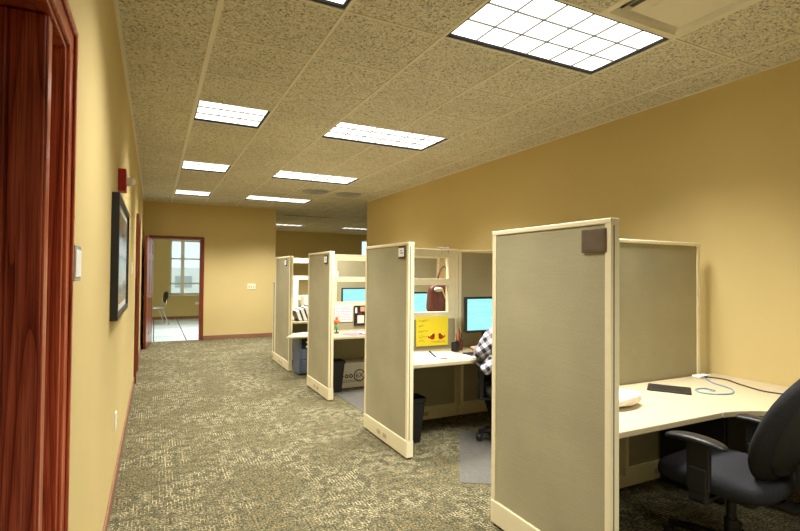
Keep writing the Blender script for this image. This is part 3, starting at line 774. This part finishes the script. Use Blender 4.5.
# papers
def sheet(name, label, cat, x, y, z, w, d, rz, mat='paper', th=.002, group=None):
    o = box(-w/2, w/2, -d/2, d/2, 0, th).build(name, mat, None, loc=(x, y, z), rot=(0, 0, rz)); return tag(o, label, cat, group)
sheet('paper_stack', 'white papers at the left end of the desk below the poster', 'paper', 1.98, 3.53, WZ+.001, .30, .24, .1, th=.006)
sheet('paper_stack', 'white sheet at the front of the desk, near the plaid sleeve', 'paper', 2.36, 3.56, WZ+.001, .28, .20, -.25, th=.004)
t = thing('spiral_notebook', 'open spiral notebook with dark binding in front of the poster', 'notebook', (2.16, 3.68, WZ+.0078), -.35)
box(-.21, 0, -.15, .15, 0, .009).build('page_block', 'paper', t, .001); box(.0, .21, -.15, .15, 0, .007).build('page_block', 'paper', t, .001)
m_ = MB()
for k in range(24): m_.lathe([(.007, -.0015), (.010, 0), (.007, .0015)], (0, -.14+.012*k, .009), 10, 'y', cap=False)
m_.tube([(0, -.145, .012), (0, .145, .012)], .006, 8)
m_.build('binding', 'black', t)
t = thing('file_tray', 'black stacked letter tray at the left of the poster', 'tray', (1.905, 3.93, WZ+.001))
m_ = MB()
for z in (0, .06, .12, .175): m_.box(-.13, .11, -.11, .11, z, z+.006)
for s_ in (-.13, .104): m_.box(s_, s_+.006, -.11, .11, 0, .18)
m_.build('tray', 'black', t, .001)
for z in (.008, .068): box(-.12, .10, -.115, .10, z, z+.016).build('paper_sheets', 'paper', t)
# waste bins
def bin_(label, loc):
    t = thing('waste_bin', label, 'trash can', loc, 0, 'black waste bins')
    m_ = MB()
    def rr(w, d, r_, z, n=5):
        pts = []
        for cx, cy, a0 in ((w-r_, d-r_, 0), (-w+r_, d-r_, PI/2), (-w+r_, -d+r_, PI), (w-r_, -d+r_, 1.5*PI)):
            for k in range(n+1): a = a0+PI/2*k/n; pts.append((cx+r_*math.cos(a), cy+r_*math.sin(a), z))
        return pts
    rings = [rr(.10, .075, .03, 0), rr(.135, .10, .035, .33), rr(.145, .11, .035, .335), rr(.145, .11, .035, .365), rr(.138, .103, .03, .365), rr(.10, .075, .03, .012)]
    vr = [[m_.bm.verts.new(p) for p in r_] for r_ in rings]; n = len(vr[0])
    for A, B in zip(vr, vr[1:]):
        for k in range(n): m_.bm.faces.new([A[k], A[(k+1) % n], B[(k+1) % n], B[k]])
    m_.bm.faces.new(vr[0][::-1]); m_.bm.faces.new(vr[-1]); m_.build('body', 'black', t, smooth=False)
    return t
b1 = bin_('black waste bin just behind the second corridor partition', (1.905, 3.62, 0)); b1.scale = (.84, .84, 1)
b2 = dup(b1, (1.892, 5.50, 0), 0, 'black waste bin under the desk with the white logo box')
# chair mats
sheet('chair_mat', "grey translucent chair mat on the carpet under the person's chair", 'mat', 2.49, 2.98, .001, .85, 1.1, -.585, 'mat', .004)
o = sheet('chair_mat', 'translucent chair mat in the cubicle with the logo box', 'mat', 2.43, 4.97, .001, 1.1, 1.05, 0, 'mat', .004)
c2 = dup(chair, (2.66, 3.18, .006), -.38, 'black office chair the person in plaid is sitting on')

# person --------------------------------------------------------------
def skin_mesh(name, verts, edges, radii, mat, parent, loc=(0, 0, 0), rz=0, sub=2, root=0):
    me = bpy.data.meshes.new(name); me.from_pydata(verts, edges, []); me.update()
    o = bpy.data.objects.new(name, me); C.objects.link(o)
    o.modifiers.new('skin', 'SKIN'); o.modifiers.new('sub', 'SUBSURF').levels = sub
    o.modifiers['sub'].render_levels = sub
    if not me.skin_vertices: 
        bpy.context.view_layer.objects.active = o
    sv = me.skin_vertices[0].data
    for i, r_ in enumerate(radii):
        sv[i].radius = (r_, r_) if not isinstance(r_, tuple) else r_
        sv[i].use_root = (i == root)
    me.materials.append(M[mat]); bpy.context.view_layer.update()
    nm = bpy.data.meshes.new_from_object(o.evaluated_get(bpy.context.evaluated_depsgraph_get()))
    nm.name = name
    for p in nm.polygons: p.use_smooth = True
    bpy.data.objects.remove(o)
    o = bpy.data.objects.new(name, nm); C.objects.link(o); o.parent = parent; o.location = loc; o.rotation_euler = (0, 0, rz)
    return o
pt = thing('person', 'seated person in a black and white plaid shirt leaning to the desk', 'person', (2.67, 3.12, .006), 0)
# joints, facing +y; seat at .49
V = {'pel': (0, -.05, .58), 'waist': (0, -.01, .67), 'chest': (0, .07, .80), 'upc': (0, .13, .89), 'neck': (0, .18, .985), 'nk2': (0, .22, 1.04),
     'shL': (-.19, .13, .885), 'elL': (-.29, .17, .725), 'wrL': (-.13, .42, .725), 'shR': (.19, .13, .885), 'elR': (.27, .17, .735), 'wrR': (.13, .42, .725),
     'hpL': (-.10, .0, .55), 'knL': (-.12, .36, .55), 'anL': (-.06, .20, .08), 'toL': (-.06, .33, .045), 'hpR': (.10, .0, .55), 'knR': (.12, .36, .55), 'anR': (.12, .20, .08), 'toR': (.12, .33, .045),
     'tl1': (-.23, .05, .71), 'tl2': (-.345, .06, .60)}
def chain(keys, edges, rad, name, mat, parent, extra=0):
    idx = {k: i for i, k in enumerate(keys)}
    return skin_mesh(name, [V[k] for k in keys], [(idx[a], idx[b_]) for a, b_ in edges], [rad[k] for k in keys], mat, parent)
R0 = {'pel': .12, 'waist': .10, 'chest': .125, 'upc': .095, 'neck': .05, 'nk2': .048, 'shL': .055, 'elL': .04, 'wrL': .026, 'shR': .055, 'elR': .04, 'wrR': .026,
      'hpL': .085, 'knL': .058, 'anL': .035, 'toL': .03, 'hpR': .085, 'knR': .058, 'anR': .035, 'toR': .03}
body = chain([k for k in V if k not in ('tl1', 'tl2')], [('pel', 'waist'), ('waist', 'chest'), ('chest', 'upc'), ('upc', 'neck'), ('neck', 'nk2'), ('upc', 'shL'), ('shL', 'elL'), ('elL', 'wrL'), ('upc', 'shR'), ('shR', 'elR'), ('elR', 'wrR'),
      ('pel', 'hpL'), ('hpL', 'knL'), ('knL', 'anL'), ('anL', 'toL'), ('pel', 'hpR'), ('hpR', 'knR'), ('knR', 'anR'), ('anR', 'toR')], R0, 'body', 'skin', pt)
R1 = {k: v+.018 for k, v in R0.items()}; R1['wrL'] = R1['wrR'] = .036; R1['neck'] = .058; R1['pel'] = .145; R1['elL'] = R1['elR'] = .055; R1['shL'] = R1['shR'] = .08; R1['elL'] = .066; R1['tl1'] = .06; R1['tl2'] = .05
chain(['pel', 'waist', 'chest', 'upc', 'neck', 'shL', 'elL', 'wrL', 'shR', 'elR', 'wrR', 'tl1', 'tl2'], [('waist', 'tl1'), ('tl1', 'tl2'), ('pel', 'waist'), ('waist', 'chest'), ('chest', 'upc'), ('upc', 'neck'), ('upc', 'shL'), ('shL', 'elL'), ('elL', 'wrL'), ('upc', 'shR'), ('shR', 'elR'), ('elR', 'wrR')], R1, 'plaid_shirt', 'plaid', pt)
R2 = {k: v+.012 for k, v in R0.items()}; R2['anL'] = R2['anR'] = .055; R2['pel'] = .125
chain(['pel', 'hpL', 'knL', 'anL', 'hpR', 'knR', 'anR'], [('pel', 'hpL'), ('hpL', 'knL'), ('knL', 'anL'), ('pel', 'hpR'), ('hpR', 'knR'), ('knR', 'anR')], R2, 'trousers', 'jeans', pt)
for s_ in (-1, 1):
    m_ = MB(); m_.ell((-.06 if s_ < 0 else .12, .27, .045), .045, .13, .042, .8, f=lambda p: Vector((p.x, p.y, p.z*(1-.9*max(0, p.y))))); m_.build('shoe', 'black', pt, smooth=True)
# head
HO = Vector((0, .09, -.10))
def hf(p):
    z = p.z; x = p.x*(1-.25*max(0, -z/.12)); y = p.y
    return Vector((x, y, z))
m_ = MB(); m_.ell((0, .17, 1.255), .075, .095, .12, 1, 32, 24, hf)
m_.ell((0, .268, 1.24), .012, .018, .022); m_.ell((0, .262, 1.20), .026, .008, .007)
for s_ in (-1, 1): m_.ell((s_*.077, .165, 1.245), .01, .02, .032)
m_.build('head', 'skin', body, smooth=True, loc=HO)
m_ = MB()
for s_ in (-1, 1): m_.ell((s_*.03, .254, 1.265), .012, .008, .007)
m_.build('eyes', 'dark', body, smooth=True, loc=HO)
m_ = MB(); m_.ell((0, .145, 1.275), .09, .105, .12, .95, 32, 24, lambda p: Vector((p.x, p.y if p.y < .06 else .06+(p.y-.06)*.3, p.z))); m_.ell((0, .10, 1.17), .075, .05, .12, .9); m_.build('hair', 'hair', pt, smooth=True, loc=HO)
# hands
for s_, wk in ((-1, 'wrL'), (1, 'wrR')):
    w = Vector(V[wk]); d = Vector((-s_*.35, .93, 0)).normalized(); sd = Vector((d.y, -d.x, 0))
    vs = [w+Vector((0, 0, -.002)), w+d*.05, w+d*.085]; ed = [(0, 1), (1, 2)]; rd = [.024, .027, .022]
    for k, ln in enumerate((.062, .072, .068, .052)):
        b0 = w+d*.085+sd*(-.027+.018*k); i0 = len(vs)
        vs += [b0, b0+d*ln*.5+Vector((0, 0, .006)), b0+d*ln+Vector((0, 0, -.008))]; ed += [(2, i0), (i0, i0+1), (i0+1, i0+2)]; rd += [.0095, .0085, .0068]
    i0 = len(vs); tb = w+d*.03-sd*.02*(-s_)*-1
    sg = -1 if s_ > 0 else 1
    vs += [w+d*.035+sd*.03*sg, w+d*.065+sd*.048*sg]; ed += [(1, i0), (i0, i0+1)]; rd += [.011, .008]
    skin_mesh('hand', [tuple(v) for v in vs], ed, rd, 'skin', body)
# lying keyboard below the hands
t = thing('keyboard', "keyboard under the person's hands in front of the monitor", 'keyboard', (2.66, 3.60, WZ+.001), 0)
box(-.2, .2, -.065, .065, 0, .014).build('body', 'black', t, .004)

# hook, purse (hangs on the far side of the windowed divider)
XH = 2.50
m_ = MB()
for dx in (-.035, .035):
    m_.tube(spline([(dx, -.022, -.05), (dx, -.020, .0), (dx, -.018, .01), (dx, .03, .014), (dx, .07, .012), (dx, .072, -.05), (dx, .072, -.14)], 5), .0032, 6)
m_.tube([(-.035, -.022, -.03), (.035, -.022, -.03)], .0032, 6)
m_.tube(spline([(0, .072, -.14), (0, .076, -.19), (0, .105, -.20), (0, .115, -.16)], 5), .0035, 6); m_.tube([(-.035, .072, -.14), (.035, .072, -.14)], .0035, 6)
tag(m_.build('over_panel_hook', 'metal', smooth=True, loc=(XH, YD2, PH_+.006)), 'thin metal hook over the partition top, holding the purse', 'hook')
m_ = MB()
m_.tube(spline([(-.06, 0, .01), (-.07, 0, -.035), (0, 0, -.045), (.07, 0, -.035), (.06, 0, .01)], 6), .003, 6)
tag(m_.build('coat_hook', 'gold', smooth=True, loc=(2.26, YD2+.062, 1.60)), 'small curved wire hanger bar in the upper partition window', 'hook')
t = thing('purse', 'brown leather handbag with chain seen through the partition window', 'bag', (2.585, YD2+.165, 1.0))
def pf(p):
    z = p.z/.13; w = 1-.05*z; k = 1+.05*math.sin(9*p.x*8)*(.5+.5*z)
    return Vector((p.x*w*k, p.y*(1-.35*z)*k, p.z))
m_ = MB(); m_.ell((0, 0, .135), .16, .06, .145, .42, 44, 26, pf); m_.build('bag_body', 'brownleather', t, smooth=True)
m_ = MB(); m_.tube(spline([(-.085, -.01, .21), (-.075, -.02, .32), (-.03, -.02, .44), (.0, -.02, .46), (.03, -.02, .44), (.055, -.015, .30), (.06, -.01, .21)], 6), .009, 8); m_.build('handle', 'brownleather', t, smooth=True)
m_ = MB(); ps = spline([(-.04, -.062, .24), (-.02, -.074, .17), (.03, -.082, .08), (.08, -.088, .04)], 7)
for p in ps: m_.ell(p, .008, .005, .008, 1, 8, 6)
m_.build('chain', 'gold', t, smooth=True)
m_ = MB(); m_.ell((-.08, -.05, .235), .045, .02, .022, .8, 20, 10); m_.build('scarf_flap', 'cloth', t, smooth=True)

# ------------------------------------------------------------------ third cubicle
YD3 = div[2]
t3 = monitor('cyan monitor at the right in the poster cubicle beyond the second partition window', (3.06, 5.52, WZ+.002), .0, 'screenb', .50, .28)
t3['label'] = 'monitor with cyan screen seen left of the purse through the partition window'
m4 = monitor('monitor with cyan screen behind the third cubicle, above the pinned papers', (2.92, 7.42, WZ+.002), .0, 'screenb', .50, .28)
t = thing('pinned_calendar', 'white pinned sheet of pink and violet print on the partition', 'paper', (2.14, YD3-.002, .875))
box(-.115, .125, -.003, -.001, -.10, .115).build('sheet', 'paper', t)
m_ = MB(); random.seed(5)
for r_ in range(9):
    x = -.095
    while x < .095:
        w = random.uniform(.008, .022); m_.mi = random.choice((0, 1)); m_.box(x, x+w, -.0042, -.003, .085-.02*r_, .094-.02*r_); x += w+.007
m_.build('printed_text', ['violet', 'pink'], t)
t = thing('photo_collage', 'dark framed photo pinned right of the pink calendar sheet', 'photo', (2.37, YD3-.002, .85))
box(-.085, .085, -.01, -.001, -.13, .125).build('frame', 'black', t, .002)
for x0, x1, z0, z1, mm in ((-.04, .05, -.10, .0, 'cloth'), (-.07, -.045, .03, .1, 'paper'), (.0, .06, .05, .11, 'skin'), (-.03, .02, .0, .04, 'brownleather')): box(x0, x1, -.0115, -.01, z0, z1).build('photo', mm, t)
t = thing('toy_figure', 'small orange and green toy figure on the desk end', 'toy', (1.94, 5.55, WZ+.001))
m_ = MB(); m_.lathe([(.03, 0), (.03, .01), (.006, .02), (.006, .07)], seg=14); m_.build('stand', 'black', t)
m_ = MB(); m_.ell((0, 0, .08), .022, .02, .035); m_.build('lower_body', 'green', t, smooth=True)
m_ = MB(); m_.ell((0, 0, .135), .03, .025, .032).tube([(-.02, 0, .13), (-.045, 0, .11)], .007, 6).tube([(.02, 0, .13), (.045, 0, .15)], .007, 6).ell((0, 0, .178), .018, .018, .02); m_.build('upper_body', 'orange', t, smooth=True)
for x, y, rz, mm, lab in ((2.1, 5.38, .2, 'pink', 'pink sheet on the desk under the pinned calendar'), (2.28, 5.42, -.2, 'paper', 'white paper beside the pink sheet on the third desk'), (2.42, 5.55, .1, 'pink', 'pink folder at the back of the third desk near the dark photo')):
    sheet('paper', lab, 'paper', x, y, WZ+.001, .22, .28, rz, mm, .003)
t = thing('storage_box', 'white cardboard box with round printed logo under the desk', 'box', (2.28, 5.74, .16), 0)
box(-.34, .34, -.12, .12, -.16, .10).build('box_body', 'card', t, .004)
box(-.345, .345, -.125, .125, .10, .14).build('lid', 'card', t, .004)
m_ = MB(); y0 = -.1225
def ringp(m_, c, r_, w, n=28):
    for k in range(n):
        a, b_ = 2*PI*k/n, 2*PI*(k+1)/n
        m_.prism([(c[0]+r_*math.cos(a), c[1]+r_*math.sin(a)), (c[0]+r_*math.cos(b_), c[1]+r_*math.sin(b_)), (c[0]+(r_-w)*math.cos(b_), c[1]+(r_-w)*math.sin(b_)), (c[0]+(r_-w)*math.cos(a), c[1]+(r_-w)*math.sin(a))], -.1222, -.1205, 'y')
ringp(m_, (-.015, -.02), .075, .012); ringp(m_, (-.125, -.02), .024, .012, 16); ringp(m_, (-.18, -.02), .024, .012, 16)
m_.box(-.245, -.215, -.1222, -.1205, -.026, -.016)
m_.build('printed_logo', 'dark', t)
text_mesh('lettering', '6X', .085, 'dark', t, (-.015, -.1215, -.02), (PI/2, 0, 0))
m_ = MB()
for k, w in enumerate((.22, .16)): m_.box(-.23, -.23+w, -.1212, -.1202, -.075-.018*k, -.070-.018*k)
m_.build('small_print', 'ink', t)
t = thing('desk_lamp_box', 'small white box standing on the window rail of the third partition', 'box', (2.02, YD3+.025, 1.343))
box(-.05, .05, -.03, .03, 0, .07).build('box_body', 'white', t, .003)

# ------------------------------------------------------------------ farthest cubicle
t = thing('file_pedestal', 'blue-grey steel pedestal at the opening of the farthest cubicle', 'cabinet', (2.01, 6.70, 0))
box(-.25, .25, -.165, .17, .02, .52).build('body', 'navy', t, .004)
for z, h in ((.04, .17), (.22, .12)):
    o = box(-.22, .235, -.18, -.166, z, z+h).build('drawer', 'navy', t, .004); box(-.05, .05, -.19, -.18, z+h-.05, z+h-.035).build('handle', 'black', o)
box(-.22, .2, -.172, -.166, .36, .50).build('open_shelf', 'dark', t)
for z in (.38, .44): box(-.16, .15, -.19, -.173, z, z+.022).build('paper_sheets', 'paper', t)
m_ = MB(); m_.prism([(1.56, 6.44), (2.4, 6.40), (2.4, 6.86), (1.765, 6.86)], .522, .542); 
tag(m_.build('pedestal_top', 'desk', bevel=.003), 'pale pointed side top over the blue-grey pedestal', 'desk')
sheet('paper_stack', 'white papers lying on top of the blue-grey pedestal', 'paper', 1.98, 6.62, .5425, .30, .22, .3, th=.02)
t = thing('wire_organizer', 'black and white step file organizer on the farthest desk', 'organizer', (2.02, 7.27, WZ+.001))
for k in range(4):
    m_ = MB(); m_.box(-.10+.07*k, -.095+.07*k, -.13, .13, 0, .20); m_.build('divider', 'black', t, rot=(0, -.35, 0))
m_ = MB(); m_.box(-.12, .2, -.13, .13, 0, .006); m_.build('tray', 'black', t)
for k in range(3): box(-.09+.07*k, -.045+.07*k, -.12, .12, .006, .19).build('folder', 'paper', t, rot=(0, -.35, 0))
t = thing('storage_bin', 'tall white bin behind the farthest partition window', 'box', (1.98, 7.60, WZ+.001))
box(-.1, .02, -.08, .11, .0, .62).build('body', 'white', t, .006)
t = thing('storage_bin', 'wide white box behind the step file organizer', 'box', (2.21, 7.59, WZ+.001))
box(-.12, .12, -.1, .12, 0, .36).build('body', 'white', t, .006)

# ------------------------------------------------------------------ outside
# low building and parked cars in the distance beyond the window
t = thing('office_building', 'pale distant building seen through the far room window', 'building', (3, 70, -4))
box(-16, 14, 0, 10, 0, 6.0).build('wall', 'white', t)
for k in range(8): box(-15+3.6*k, -13+3.6*k, -.1, 0, 3.4, 4.9).build('window', 'silver', t)
tag(box(-60, 60, 18, 120, -4.2, -4).build('parking_lot', 'card'), 'pale ground outside beyond the far room window', 'ground')

w = bpy.data.worlds.new('sky'); bpy.context.scene.world = w; w.use_nodes = True
bg = w.node_tree.nodes['Background']; bg.inputs[0].default_value = (.70, .92, 1.0, 1); bg.inputs[1].default_value = 1.35

# ------------------------------------------------------------------ camera
cam = bpy.data.cameras.new('camera'); co = bpy.data.objects.new('camera', cam); C.objects.link(co)
yaw, pitch, roll, f = .463369, .017750, .008779, 490.861
cy, sy, cp, sp, cr, sr = math.cos(yaw), math.sin(yaw), math.cos(pitch), math.sin(pitch), math.cos(roll), math.sin(roll)
fwd = Vector((sy*cp, cy*cp, sp)); right = Vector((cy, -sy, 0)); up = right.cross(fwd)
r2 = right*cr+up*sr; u2 = -right*sr+up*cr
mat = Matrix((r2, u2, -fwd)).transposed().to_4x4(); mat.translation = (0, 0, 1.382)
co.matrix_world = mat
cam.sensor_width = 36; cam.lens = 36*f/800; cam.clip_start = .02; cam.clip_end = 300
sc = bpy.context.scene; sc.camera = co
sc.view_settings.view_transform = 'Standard'; sc.view_settings.look = 'None'; sc.view_settings.gamma = 1
sc.view_settings.exposure = 0.2; sc.view_settings.use_curve_mapping = False
sc.cycles.max_bounces = 10; sc.cycles.diffuse_bounces = 6; sc.cycles.use_denoising = True; sc.cycles.sample_clamp_indirect = 4
